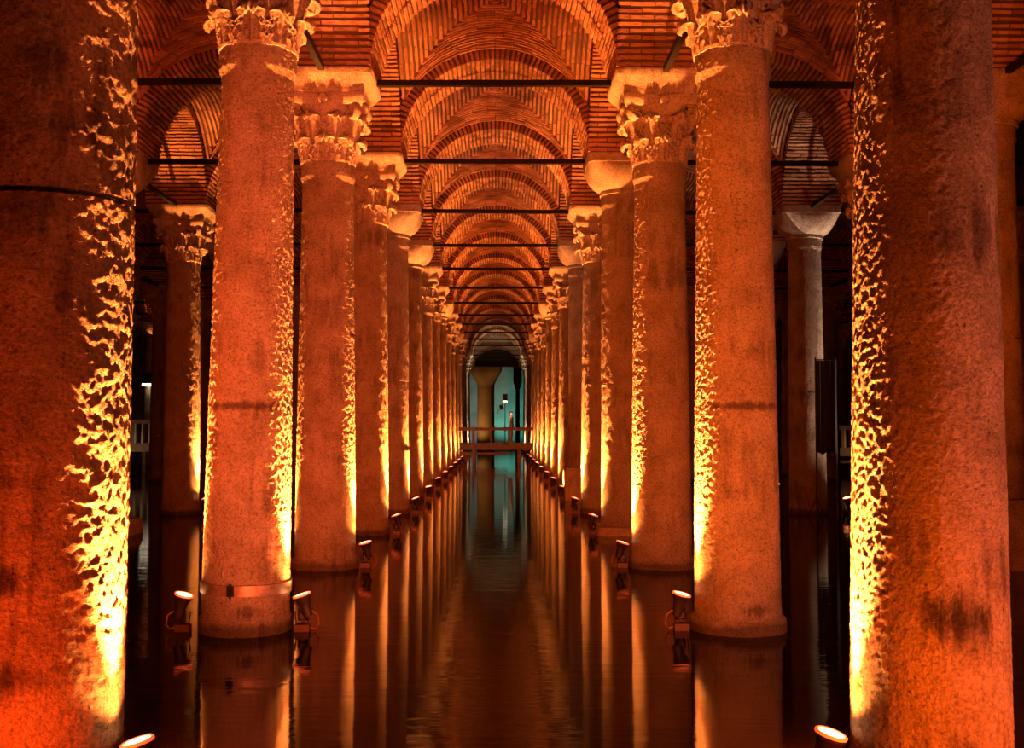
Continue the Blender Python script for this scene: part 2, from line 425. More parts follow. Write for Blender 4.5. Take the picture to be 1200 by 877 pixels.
ME_ROD = rod_mb.mesh('tie_rod'); ME_ROD.materials.append(M_IRON)
for ai, (k0, k1) in AISLE_ROWS.items():
    xm = (line_x(ai) + line_x(ai + 1)) / 2
    for k in range(k0, k1 + 1):
        single = (ai == -1 and k in (3, 4))
        make_arch(xm, row_y(k), 'x', 'brick arch across the %s over its %s column pair' % (AISLE_NAME[ai], nth(k)), single)
        r_ = obj('tie_rod', ME_ROD, None, None, (xm + vrand(0.02), row_y(k), Z_SPRING - 0.03 + vrand(0.02)), (0, vrand(0.006), 0))
        tag(r_, 'black iron tie rod across the %s at its %s column pair' % (AISLE_NAME[ai], nth(k)), 'tie rod', 'iron tie rods under the arches')
        if k < k1: make_vault(xm, row_y(k) + S / 2, ai == -1 and k == 3)
for li, rows in ROWS.items():
    for k in rows:
        if k + 1 not in rows: continue
        ym = row_y(k) + S / 2
        make_arch(line_x(li), ym, 'y', 'brick arch of the %s between its %s and %s columns' % (LINE_NAME[li], nth(k), nth(k + 1)), li in (-1, 0) and k == 2)
        r_ = obj('tie_rod', ME_ROD, None, None, (line_x(li), ym, Z_SPRING - 0.03), (0, 0, pi / 2))
        tag(r_, 'black iron tie rod along the %s between its %s and %s columns' % (LINE_NAME[li], nth(k), nth(k + 1)), 'tie rod', 'iron tie rods under the arches')

# ------------------------------------------------------------------ columns
def shaft_radius(z, ztop, r0, r1, collar):
    t = max(0.0, z) / ztop
    r_ = r0 + (r1 - r0) * (t ** 1.25)
    if z < 0.16: r_ += 0.018
    if collar:
        d = ztop - z
        if d < 0.20: r_ += 0.026
        elif d < 0.28: r_ += 0.026 * (0.28 - d) / 0.08
    return r_
def drum_mesh(z0, z1, ztop, r0, r1, seg, dz, seed, amp, collar=True, lump=0.0, freq=9.0):
    b = MB(); n = max(4, int((z1 - z0) / dz)); rings = []
    zs = [z0 + (z1 - z0) * i / n for i in range(n + 1)]
    if z0 > 0: zs = [z0, z0 + 0.011, z0 + 0.013] + zs[1:]
    if z1 < ztop: zs = zs[:-1] + [z1 - 0.013, z1 - 0.011, z1]
    if collar and z1 >= ztop: zs = sorted(zs + [ztop - 0.275, ztop - 0.25, ztop - 0.225, ztop - 0.2])
    sv = Vector((seed * 3.1, seed * 1.7, seed * 0.9))
    for z in zs:
        base = shaft_radius(z, ztop, r0, r1, collar)
        ch = 0.0
        if z0 > 0 and z - z0 < 0.012: ch = 0.03
        if z1 < ztop and z1 - z < 0.012: ch = 0.03
        ring = []
        for j in range(seg):
            a = 2 * pi * j / seg; p = Vector((base * cos(a), base * sin(a), z)) + sv
            d = 0.0
            if amp:
                f = noise.fractal(p * freq, 0.9, 2.1, 2 if freq > 12 else 3)
                d = amp * f
                if lump: d += lump * noise.noise(p * 6.0) + lump * min(0.0, noise.noise(p * 10.0) + 0.2) * 1.2
            r_ = base + d - ch
            ring.append((r_ * cos(a), r_ * sin(a), z))
        rings.append(ring)
    b.loft(rings, 0.5, True)
    return b.mesh('drum', 60)

# carved acanthus leaf: a curling blade with lobed edges, ribs and drilled eyes
def leaf_mesh(h, wid, rb, rt, curl, name):
    ns, nt_ = 30, 28; b = MB(); front = []; back = []
    for i in range(ns + 1):
        s = i / ns
        if s < 0.78:
            q = s / 0.78; z = h * q; out = 0.02 + (rt - rb) * q + curl * 0.25 * q * q
        else:
            q = (s - 0.78) / 0.22; z = h + 0.05 * sin(q * pi) - 0.07 * q; out = 0.02 + (rt - rb) + curl * 0.25 + curl * (0.75 * sin(q * pi / 2))
        lobe = abs(((s * 4.6) % 1.0) - 0.5) * 2
        wv = wid * (0.80 + 0.28 * sin(pi * min(1, s * 1.15))) * (1 - 0.26 * lobe * (s > 0.1))
        if s > 0.78: wv *= cos((s - 0.78) / 0.22 * 1.25)
        for j in range(nt_ + 1):
            t = -1 + 2 * j / nt_
            x = wv * t * 0.5
            ang = x / (rb + out)
            rr = rb + out
            edge = 0.028 * abs(t) ** 2.5
            rib = 0.016 * cos(t * pi * 3.0) * (0.5 + 0.5 * s)
            eye = 0.0
            for ts, ss in ((0.40, 0.20), (0.44, 0.42), (0.36, 0.62), (0.78, 0.32), (0.74, 0.54)):
                dd = ((abs(t) - ts) / 0.13) ** 2 + ((s - ss) / 0.075) ** 2
                if dd < 1: eye = 0.075
            mid = 0.022 * max(0, 1 - abs(t) / 0.14)
            rr2 = rr + edge + rib + mid - eye - 0.01
            zz = z - 0.05 * abs(t) * (s > 0.5) - 0.02 * lobe * abs(t)
            front.append((rr2 * cos(ang), rr2 * sin(ang), zz))
            rb2 = rr - 0.035
            back.append((rb2 * cos(ang), rb2 * sin(ang), zz - 0.012))
    n = nt_ + 1
    f1 = [(i * n + j, i * n + j + 1, (i + 1) * n + j + 1, (i + 1) * n + j) for i in range(ns) for j in range(nt_)]
    nb = len(front)
    f2 = [tuple(v + nb for v in f[::-1]) for f in f1]
    rim = []
    border = [j for j in range(n)] + [i * n + nt_ for i in range(1, ns + 1)] + [ns * n + j for j in range(nt_ - 1, -1, -1)] + [i * n for i in range(ns - 1, 0, -1)]
    for a, c in zip(border, border[1:] + border[:1]): rim.append((a, a + nb, c + nb, c))
    b.add(front + back, f1 + f2 + rim)
    m = b.mesh(name, 42); m.materials.append(M_CAP); return m
ME_LEAF_LOW = leaf_mesh(0.36, 0.335, 0.375, 0.40, 0.135, 'leaf')
ME_LEAF_HIGH = leaf_mesh(0.37, 0.37, 0.395, 0.45, 0.15, 'leaf')
def bell_mb():
    b = MB(); b.lathe([(0.36, 0), (0.40, 0.0), (0.405, 0.03), (0.38, 0.05), (0.375, 0.2), (0.385, 0.45), (0.43, 0.66), (0.50, 0.78), (0.52, 0.82), (0.3, 0.82)], 48); return b
def abacus_mb():
    b = MB(); rings = []
    for z, k in ((0.80, 0.92), (0.83, 0.97), (0.90, 1.0), (0.95, 0.99)):
        ring = []
        for q in range(4):
            for j in range(12):
                t = -0.82 + 1.64 * j / 11
                x, y = 0.60 * t, 0.60 - 0.10 * cos(t * pi / 2 / 0.82) 
                if abs(t) > 0.8: y = 0.57
                a = q * pi / 2
                xx, yy = x * 1.12 * k, y * k * 1.02
                ring.append((yy * cos(a) - xx * sin(a), yy * sin(a) + xx * cos(a), z))
        rings.append(ring)
    b.loft(rings); return b
def boss_mb():
    b = MB(); n = 10
    b.loft([[(0.46 + d, 0.075 * s_ * cos(2 * pi * j / n), 0.865 + 0.085 * s_ * sin(2 * pi * j / n)) for j in range(n)] for d, s_ in ((0.0, 1.0), (0.09, 1.0), (0.12, 0.75), (0.13, 0.2))]); return b
def volute_mb():
    """corner scroll under the abacus, at 45 degrees"""
    b = MB(); pts = []; rs = []
    for i in range(26):
        t = i / 25; a = t * 2.6 * 2 * pi * 0.8; rad = 0.105 * (1 - 0.75 * t)
        pts.append((0.60 + rad * cos(-a + pi / 2 + 0.3), 0, 0.70 + rad * sin(-a + pi / 2 + 0.3))); rs.append(0.042 * (1 - 0.45 * t))
    pts = [(0.44, 0, 0.52), (0.50, 0, 0.70), (0.55, 0, 0.79)] + pts; rs = [0.03, 0.04, 0.042] + rs
    b.tube(pts, rs, 7); b.v = [(x, y * 1.7, z) for x, y, z in b.v]
    return b
ME_BELL = bell_mb().mesh('capital', 45); ME_BELL.materials.append(M_CAP)
ME_ABACUS = abacus_mb().mesh('abacus', 40); ME_ABACUS.materials.append(M_CAP)
ME_BOSS = boss_mb().mesh('boss', 40); ME_BOSS.materials.append(M_CAP)
ME_VOLUTE = volute_mb().mesh('volute', 60); ME_VOLUTE.materials.append(M_CAP)
def joined_capital():
    b = MB()
    def put(me, rz):
        rot = Matrix.Rotation(rz, 3, 'Z')
        b.add([tuple(rot @ v.co) for v in me.vertices], [tuple(p.vertices) for p in me.polygons])
    put(ME_BELL, 0); put(ME_ABACUS, 0)
    for i in range(8): put(ME_LEAF_LOW, i * pi / 4)
    for i in range(4): put(ME_BOSS, i * pi / 2); put(ME_VOLUTE, pi / 4 + i * pi / 2)
    bb = len(b.v)
    for i in range(8):
        rot = Matrix.Rotation(pi / 8 + i * pi / 4, 3, 'Z')
        b.add([tuple(rot @ (v.co + Vector((0, 0, 0.30)))) for v in ME_LEAF_HIGH.vertices], [tuple(p.vertices) for p in ME_LEAF_HIGH.polygons])
    m = b.mesh('capital', 60); m.materials.append(M_CAP); return m
ME_CAP_JOINED = joined_capital()
def impost_mb(seed):
    b = MB(); rnd = random.Random(seed); rings = []
    for z, hw, e in ((0.0, 0.56, 9), (0.035, 0.575, 9), (0.06, 0.575, 10), (0.10, 0.60, 10), (0.16, 0.65, 12), (0.22, 0.695, 14), (0.24, 0.71, 16), (0.32, 0.715, 16)):
        rings.append(sup_ring(hw, z, e, 64, 0.012 * (z < 0.2)))
    b.loft(rings); return b
ME_IMPOST = impost_mb(1).mesh('impost', 40); ME_IMPOST.materials.append(M_IMPOST)
def bowl_mb():
    b = MB(); rings = []
    for z, hw, e in ((-0.02, 0.39, 2), (0.0, 0.43, 2), (0.05, 0.43, 2), (0.07, 0.415, 2), (0.10, 0.475, 2.0), (0.15, 0.545, 2.05), (0.22, 0.61, 2.2), (0.31, 0.655, 2.7), (0.40, 0.68, 3.6), (0.48, 0.69, 5.5), (0.53, 0.69, 9), (0.54, 0.70, 14), (0.70, 0.705, 16)):
        rings.append(sup_ring(hw, z, e, 64))
    b.loft(rings); return b
ME_BOWL = bowl_mb().mesh('capital', 35); ME_BOWL.materials.append(M_IMPOST)

SHARED = {}
def shaft_shared(key, z0, z1, ztop):
    if (key, z0, z1) not in SHARED:
        m = drum_mesh(z0, z1, ztop, 0.435, 0.375, 110, 0.045, 11 + key, 0.0075, key % 2 == 0, 0.0015, 13.0); m.materials.append(M_STONE)
        SHARED[(key, z0, z1)] = m
    return SHARED[(key, z0, z1)]

# special columns: kind of capital, joint heights, details
def J(y_px, yd): return CAM_H + (498 - y_px) * (yd - 0.43) / F_PX       # a joint's height from its place in the picture
SPEC = {
    (-1, 1): dict(cap='leaf', joints=[J(218, row_y(1))], near=(360, 0.011, 0.0072, 0.0052, 20.0), x=-2.60, lean=0.6, r0=0.455, r1=0.425,
                  label='massive pitted column cropped by the frame, cracked high up, lamp at its foot'),
    (0, 1): dict(cap='leaf', joints=[], near=(360, 0.011, 0.0054, 0.0016, 30.0), x=2.475, lean=0.35, r0=0.440, r1=0.348,
                 label='massive smooth column with a dark smeared stain low on its front'),
    (-1, 2): dict(cap='leaf', joints=[], near=(290, 0.0125, 0.0062, 0.0024, 24.0), x=-2.54, lean=0.7, r0=0.437, r1=0.36, band=True,
                  label='leafy-capital column with a metal strap clamped round its foot'),
    (0, 2): dict(cap='leaf', joints=[], near=(290, 0.0125, 0.0062, 0.0014, 26.0), x=2.44, r0=0.435, r1=0.36, ring=True,
                 label='tall leafy-capital column with a worn ring at its foot, no strap, lamp beside it'),
    (-1, 3): dict(cap='leaf', joints=[], near=(220, 0.018, 0.0066, 0.0016, 20.0), ring=True, label='orange column with leafy capital, next behind the strapped column'),
    (0, 3): dict(cap='leaf', joints=[], near=(220, 0.018, 0.0070, 0.0016, 20.0), ring=True, label='leafy-capital column next behind the tall one on the right of the water'),
    (-1, 4): dict(cap='leaf', joints=[], label='slim leafy-capital column, third in line beyond the strapped column, left of the water'),
    (0, 4): dict(cap='bowl', joints=[J(449, row_y(4))], plinth=0.16, label='jointed column with plain cushion capital, on a low square plinth right of the water'),
    (-1, 5): dict(cap='bowl', joints=[J(527, row_y(5)), J(447, row_y(5))], label='column of three drums with plain pale cushion capital left of the water'),
    (0, 5): dict(cap='leaf', joints=[], label='leafy-capital column just behind the jointed one with cushion capital'),
    (0, 6): dict(cap='bowl', joints=[J(437, row_y(6))], plinth=0.9, label='dark jointed column on a tall block with a pale plain capital'),
    (-2, 5): dict(cap='leaf', joints=[], label='dim brown column with leafy capital in the side aisle, lit low at one edge'),
    (1, 5): dict(cap='bowl', joints=[J(459, row_y(5))], label='grey column with wide bowl capital and one joint, behind the black screen'),
    (1, 3): dict(cap='bowl', joints=[J(395, row_y(3))], plinth=1.0, label='red-lit jointed column on a tall pedestal at the picture edge'),
    (-2, 4): dict(cap='bowl', joints=[], plinth=0.28, label='side-aisle column with plain red-lit capital, mostly hidden behind the cracked column'),
    (-2, 8): dict(cap='leaf', joints=[]),
    (-4, 11): dict(cap='bowl', joints=[]),
}
LEAF_OBJS = {(-1, 2), (0, 2), (-1, 3), (0, 3), (-1, 4), (0, 5), (-2, 5)}
def make_column(li, k):
    sp = SPEC.get((li, k), {})
    kind = sp.get('cap') or ('leaf' if (k * 7 + li * 3) % 3 else 'bowl')
    x = sp.get('x', line_x(li)); y = row_y(k)
    label = sp.get('label') or 'column with %s capital, %s of the %s' % ('leafy' if kind == 'leaf' else 'plain cushion', ORD[k] if k else 'nearest', LINE_NAME[li])
    t = thing('column', label, 'column', (x, y, 0), 0, None if sp.get('label') else 'columns of the hall')
    t['kind'] = 'thing'
    if 'lean' in sp: t.rotation_euler = (0, radians(sp['lean']), 0)
    ztop = 5.88 if kind == 'leaf' else 6.46
    joints = sorted(sp.get('joints', [])); zb = sp.get('plinth', 0.0)
    cuts = [zb if zb else -0.5] + joints + [ztop]
    near = sp.get('near')
    for n_, (a, c) in enumerate(zip(cuts, cuts[1:])):
        if near:
            m = drum_mesh(a, c, ztop, sp['r0'] if 'r0' in sp else 0.437, sp.get('r1', 0.365), near[0], near[1], li * 17 + k * 5 + 3, near[2], True, near[3], near[4])
            m.materials.append({(-1, 1): M_STONE_CRACKED, (0, 1): M_STONE_SMEARED, (-1, 2): M_STONE_JOINT, (0, 2): M_STONE_JOINT}.get((li, k), M_STONE))
        else:
            m = shaft_shared((k + li) % 2 if not joints else 0, round(a, 3), round(c, 3), ztop)
        d = obj('drum', m, None, t)
        if joints and not near: d.location = (0.008 * (-1) ** n_, 0, 0)
    if zb:
        b = MB(); hw = 0.56
        b.loft([sup_ring(q, z, 14, 40) for z, q in ((-0.5, hw), (zb - 0.09, hw), (zb - 0.07, hw - 0.02), (zb - 0.01, hw - 0.03), (zb, hw - 0.05))])
        obj('plinth', b, M_IMPOST, t, smooth=40)
    if sp.get('ring'):
        b = MB(); r0 = 0.474
        b.lathe([(0.40, -0.3), (r0 + 0.012, -0.3), (r0 + 0.016, 0.06), (r0 + 0.006, 0.12), (r0 - 0.012, 0.14), (0.40, 0.15)], 64)
        obj('base_ring', b, M_STONE, t, smooth=40)
    if sp.get('band'):
        b = MB(); r0 = sp['r0'] + 0.008
        b.lathe([(r0 - 0.02, 0.395), (r0 + 0.008, 0.395), (r0 + 0.009, 0.50), (r0 - 0.02, 0.505)], 96)
        bd = obj('iron_band', b, M_BAND, t, smooth=40)
        b = MB(); b.abox(-0.03, 0.03, -r0 - 0.045, -r0 + 0.0, 0.40, 0.50); b.tube([(0.0, -r0 - 0.03, 0.38), (0.0, -r0 - 0.03, 0.52)], 0.012, 8)
        c_ = obj('clasp', b, M_IRON, bd); c_.rotation_euler = (0, 0, radians(-6))
    if kind == 'leaf':
        if (li, k) in LEAF_OBJS:
            cp = obj('capital', ME_BELL, None, t, (0, 0, ztop))
            obj('abacus', ME_ABACUS, None, cp)
            for i in range(8):
                obj('leaf', ME_LEAF_LOW, None, cp, (0, 0, 0.01), (0, 0, i * pi / 4 + vrand(0.03)))
                obj('leaf', ME_LEAF_HIGH, None, cp, (0, 0, 0.30), (0, 0, pi / 8 + i * pi / 4 + vrand(0.03)))
            for i in range(4):
                obj('boss', ME_BOSS, None, cp, (0, 0, 0), (0, 0, i * pi / 2)); obj('volute', ME_VOLUTE, None, cp, (0, 0, 0), (0, 0, pi / 4 + i * pi / 2))
        else:
            obj('capital', ME_CAP_JOINED, None, t, (0, 0, ztop))
        obj('impost', ME_IMPOST, None, t, (0, 0, ztop + 0.95))
    else:
        obj('capital', ME_BOWL, None, t, (0, 0, ztop))
    return t
for li, rows in ROWS.items():
    for k in rows: make_column(li, k)

# ------------------------------------------------------------------ lamps at the column feet
head_mb = MB(); head_mb.lathe([(0.02, -0.20), (0.045, -0.20), (0.05, -0.17), (0.055, -0.10), (0.075, -0.03), (0.088, -0.012), (0.092, 0.0), (0.092, 0.012), (0.084, 0.012), (0.080, -0.004)], 24, caps=False)
ME_HEAD = head_mb.mesh('housing', 40); ME_HEAD.materials.append(M_LAMP)
lens_mb = MB(); lens_mb.lathe([(0.078, 0.006), (0.074, 0.020), (0.055, 0.030), (0.02, 0.034)], 24)
def lens_mesh(mat):
    m = lens_mb.mesh('lens', 60); m.materials.append(mat); return m
rim_mb = MB(); rim_mb.lathe([(0.078, 0.012), (0.093, 0.012), (0.095, 0.026), (0.088, 0.032), (0.078, 0.028)], 24, caps=False)
ME_RIM = rim_mb.mesh('lens_rim', 60); ME_RIM.materials.append(glow_mat('red_glass_rim', (1.0, 0.05, 0.008), 1.6))
ME_LENS = lens_mesh(M_LENS); ME_LENS_RED = lens_mesh(M_LENS_RED)
foot_mb = MB(); foot_mb.abox(-0.075, 0.075, -0.05, 0.05, -0.05, 0.07)
ME_FOOT = foot_mb.mesh('foot_block'); ME_FOOT.materials.append(M_REDBOX)
yoke_mb = MB()
yoke_mb.tube([(-0.075, 0, 0.20), (-0.06, 0, 0.075), (0.06, 0, 0.075), (0.075, 0, 0.20)], 0.011, 6)
ME_YOKE = yoke_mb.mesh('yoke'); ME_YOKE.materials.append(M_LAMP)
cable_mb = MB()
cable_mb.tube([(0.08, 0.0, 0.04), (0.13, 0.01, 0.02), (0.165, 0.02, 0.07), (0.15, 0.02, 0.16), (0.10, 0.01, 0.20), (0.05, 0.0, 0.17)], 0.009, 6)
rear_mb = MB(); rear_mb.loft([[(q * x, y, 0.15 + q * z) for x, z in ((-1, -1), (1, -1), (1, 1), (-1, 1))] for y, q in ((-0.0, 0.03), (0.03, 0.045), (0.10, 0.06))]); rear_mb.bar((0, 0.04, 0.06), (0, 0.04, 0.15), 0.03)  # invented housing around the added rear fill light
ME_REAR = rear_mb.mesh('added_rear_head'); ME_REAR.materials.append(M_LAMP)
ME_CABLE = cable_mb.mesh('cable', True); ME_CABLE.materials.append(M_CABLE)
def spot(parent, loc, direction, col, watts, cone, blend, size):
    ld = bpy.data.lights.new('lamp_light', 'SPOT'); ld.color = col; ld.energy = watts
    ld.spot_size = radians(cone); ld.spot_blend = blend; ld.shadow_soft_size = size
    o = bpy.data.objects.new('lamp_light', ld); C.objects.link(o)
    o.parent = parent; o.location = loc
    o.rotation_euler = Vector(direction).to_track_quat('-Z', 'Y').to_euler()
    return o
def make_lamp(x, y, lean, label, beam=None, glow=None, beam_col=BEAM_COL, glow_col=(1.0, 0.1, 0.01), red=False, zl=0.34, cone=38, z0=0.0, rear=None, rear_col=(1.0, 0.12, 0.016)):
    """lean: a direction (x, y) the head tips towards, towards the column"""
    t = thing('floodlight', label, 'lamp', (x, y, z0), 0, 'floodlights at the column feet')
    obj('foot_block', ME_FOOT, None, t); obj('yoke', ME_YOKE, None, t, (0, 0, 0))
    c = obj('cable', ME_CABLE, None, t); c.rotation_euler = (0, 0, 0 if lean[0] < 0 else pi)
    d = Vector((lean[0], lean[1], 0)); d = d.normalized() * random.uniform(0.2, 0.34) + Vector((0, random.uniform(-0.12, 0.0), 0))
    ax = (Vector((0, 0, 1)) + d).normalized()
    h = obj('housing', ME_HEAD, None, t, (0, 0, zl)); h.rotation_euler = ax.to_track_quat('Z', 'Y').to_euler()
    obj('lens', ME_LENS_RED if red else ME_LENS, None, h); obj('lens_rim', ME_RIM, None, h)
    tip = Vector((0, 0, zl)) + ax * 0.055
    if beam:
        ln_ = Vector((lean[0], lean[1], 0)).normalized()
        spot(t, tip, ln_ * 0.075 + Vector((0, 0, 1)), beam_col, beam, cone, 1.0, 0.03)
        spot(t, tip, ln_ * 0.1 + Vector((0, 0, 1)), beam_col, beam / BEAM_W * SPILL_W, 112, 1.0, 0.03)
    if glow: spot(t, tip, Vector((0, 0, 1)) - Vector((lean[0], lean[1], 0)).normalized() * 0.25, glow_col, glow, 88, 0.9, 0.05)
    if rear:  # added fill light in a made-up head, brightens the next column's face
        spot(t, (0, 0.12, 0.15), (0, 1, 0.22), rear_col, rear, 92, 0.9, 0.05)
        obj('added_rear_head', ME_REAR, None, t)
    return t
def foot_lamp(li, k, side, label, beam=1.0, glow=1.0, az=7, d=0.61, **kw):
    """lamp beside a column, on its side -1 or +1 in x, a little towards the camera"""
    sp = SPEC.get((li, k), {}); cx = sp.get('x', line_x(li)); cy = row_y(k)
    a = radians(az); px = cx + side * d * cos(a); py = cy - d * sin(a)
    if 'glow_col' not in kw: kw['glow_col'] = glow_colour(li, k)
    return make_lamp(px, py, (-side * cos(a), sin(a)), label, BEAM_W * beam if beam else None, GLOW_W * glow if glow else None, **kw)

SIDE = {-1: 'left', 0: 'right'}
for li, side in ((-1, 1), (0, -1)):
    for k in range(0, 14):
        far = 1.0 if k < 6 else 0.8
        if k > 9: far = 0.55
        if k >= 12: far = 0.2
        nm = {0: 'nearest'}.get(k, ORD[k])
        lab = 'lit floodlight on the water side of the %s column in the %s colonnade' % (nm, SIDE[li])
        foot_lamp(li, k, side, lab, beam=far * (0.65 if SPEC.get((li, k), {}).get('cap') == 'bowl' else 1.0), glow=glow_factor(k), rear=REAR_FILL_W * (1.0 if k < 9 else 0.5 if k < 11 else 0.04) * (0.7 if li == 0 and k in (3, 4, 5, 6) else 1.0), az={(-1, 1): 11, (0, 1): 1, (-1, 2): 9}.get((li, k), 5 if li else 9), d={(-1, 1): 0.615, (0, 1): 0.575}.get((li, k), 0.595), zl=0.28 if k == 1 else 0.34)
foot_lamp(-1, 2, -1, 'lit floodlight on the outer side of the strapped column', beam=0.8, glow=0.6)
foot_lamp(-1, 3, -1, 'lit floodlight on the outer side of the column behind the strapped one', beam=0.5, glow=0.3)
foot_lamp(-2, 5, 1, 'lit floodlight at the foot of the dim brown side-aisle column', beam=0.8, glow=0.25)
foot_lamp(1, 5, 1, 'floodlight at the foot of the grey bowl-capital column', beam=0.2, glow=0.1, beam_col=(1.0, 0.62, 0.42), glow_col=(1.0, 0.5, 0.3), d=0.9)
foot_lamp(-4, 11, 1, 'lit floodlight at the foot of a far outer column', beam=0.5, glow=0.2)
make_lamp(-7.05, row_y(4) - 0.6, (-1, 0.2), 'red floodlight standing on the plinth behind the cracked column', None, 60, red=True, z0=0.30)
for x, y, z, aim, col, watts, cone, lab in FLOODS:
    t = make_lamp(x, y, (aim[0] - x, aim[1] - y), lab, red=True, zl=z + 0.22)
    spot(t, (0, 0.05, z + 0.30), Vector(aim) - Vector((x, y, z + 0.3)), col, watts, cone, 0.7, 0.06)

# lamps of other tints deeper in the hall
foot_lamp(-1, 13, -1, 'lamp hidden behind a far left column, lighting the pale far vault', None, 4.0, glow_col=(1.0, 0.60, 0.26))
foot_lamp(0, 13, 1, 'lamp hidden behind a far right column, lighting the pale far vault', None, 4.0, glow_col=(1.0, 0.56, 0.24))
foot_lamp(-1, 16, 1, 'lamp at the foot of the last but one left column of the water aisle', None, 4.0, glow_col=(0.95, 0.72, 0.40))
foot_lamp(0, 16, -1, 'lamp at the foot of the last but one right column of the water aisle', None, 4.0, glow_col=(0.95, 0.72, 0.40))
make_lamp(7.62, 30.1, (-1, 0), 'small cold white lamp low beyond the tall ringed column', None, 25, glow_col=(0.7, 0.8, 1.0), zl=0.42)
make_lamp(7.4, 14.9, (0, 1), 'red floodlight in front of the tall pedestal column', None, 110, glow_col=(1.0, 0.09, 0.02), red=True)

# ------------------------------------------------------------------ end of the aisle
M_DARKWALL = plain_mat('near_black_masonry', (0.008, 0.007, 0.006), 0.9, 0, 0.4, 2.0, 0.2)  # near-black stone of the tympanum and the thin end column
yb = row_y(17) + 0.74; xa = -0.05
b = MB(); pts = [(xa + 2.0, 6.6), (xa + 2.0, 9.4), (xa - 2.0, 9.4), (xa - 2.0, 6.6)]
b.loft([[(x, yb + d, z) for x, z in pts] for d in (0.2, 0.5)])
tag(obj('wall_lunette', b, M_PLASTER), 'pale masonry closing the top of the last arch', None, None, 'structure')
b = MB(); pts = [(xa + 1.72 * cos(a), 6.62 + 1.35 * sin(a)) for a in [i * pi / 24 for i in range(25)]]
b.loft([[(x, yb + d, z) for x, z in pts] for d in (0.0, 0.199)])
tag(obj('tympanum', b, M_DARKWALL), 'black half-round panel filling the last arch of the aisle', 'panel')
b = MB(); b.lathe([(0.72, -0.5), (0.70, 5.3)], 32)
pier = obj('pier', b, plain_mat('brown_plaster', (0.40, 0.24, 0.12), 0.85, 0, 0.35, 0.8, 0.2), None, (-0.95, 91.0, 0), smooth=40)
tag(pier, 'stout brown pier with flaring head seen through the last arch', 'pier')
b = MB(); b.loft([sup_ring(hw, z, e, 40) for z, hw, e in ((5.3, 0.70, 2), (5.5, 0.74, 2.2), (6.3, 1.18, 4), (6.5, 1.30, 8), (7.4, 1.34, 12), (9.5, 1.34, 12))])
obj('capital', b, plain_mat('brown_head', (0.34, 0.20, 0.10), 0.85, 0, 0.35, 0.8, 0.2), pier, smooth=40)
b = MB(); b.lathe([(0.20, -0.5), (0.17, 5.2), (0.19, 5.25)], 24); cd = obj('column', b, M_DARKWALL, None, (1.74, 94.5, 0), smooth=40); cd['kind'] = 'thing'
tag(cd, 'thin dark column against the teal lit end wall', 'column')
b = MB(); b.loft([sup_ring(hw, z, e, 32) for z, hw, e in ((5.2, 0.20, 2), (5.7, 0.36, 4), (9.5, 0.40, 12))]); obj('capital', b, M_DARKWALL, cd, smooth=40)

def wall_light(name, loc, aim, col, watts, cone, label):
    """a boxy flood lantern on a short stake"""
    t = thing('lantern', label, 'lamp', (loc[0], loc[1], 0), 0)
    b = MB(); b.bar((0, 0, -0.1), (0, 0, loc[2]), 0.04); obj('stake', b, M_LAMP, t)
    b = MB(); b.abox(-0.16, 0.16, -0.1, 0.1, loc[2], loc[2] + 0.22); obj('housing', b, M_LAMP, t)
    spot(t, (0, 0, loc[2] + 0.26), Vector(aim) - Vector(loc), col, watts, cone, 0.8, 0.1)
wall_light('teal', (1.2, 95.6, 0.3), (1.3, 99, 3.6), (0.12, 0.80, 0.60), 520, 100, 'teal floodlight low before the end wall')
wall_light('warm', (-2.6, 88.2, 0.3), (-1.0, 91.0, 3.2), (1.0, 0.55, 0.17), 420, 80, 'warm floodlight low before the brown pier')
wall_light('pale', (-3.4, 95.6, 0.3), (-2.6, 99, 3.0), (0.75, 0.75, 0.68), 260, 110, 'pale floodlight behind the brown pier')

wall_light('pale', (10.6, 24.4, 0.3), (7.3, 25.9, 3.2), (1.0, 0.62, 0.42), 900, 66, 'pale floodlight in the side aisle aimed at the bowl-capital column')
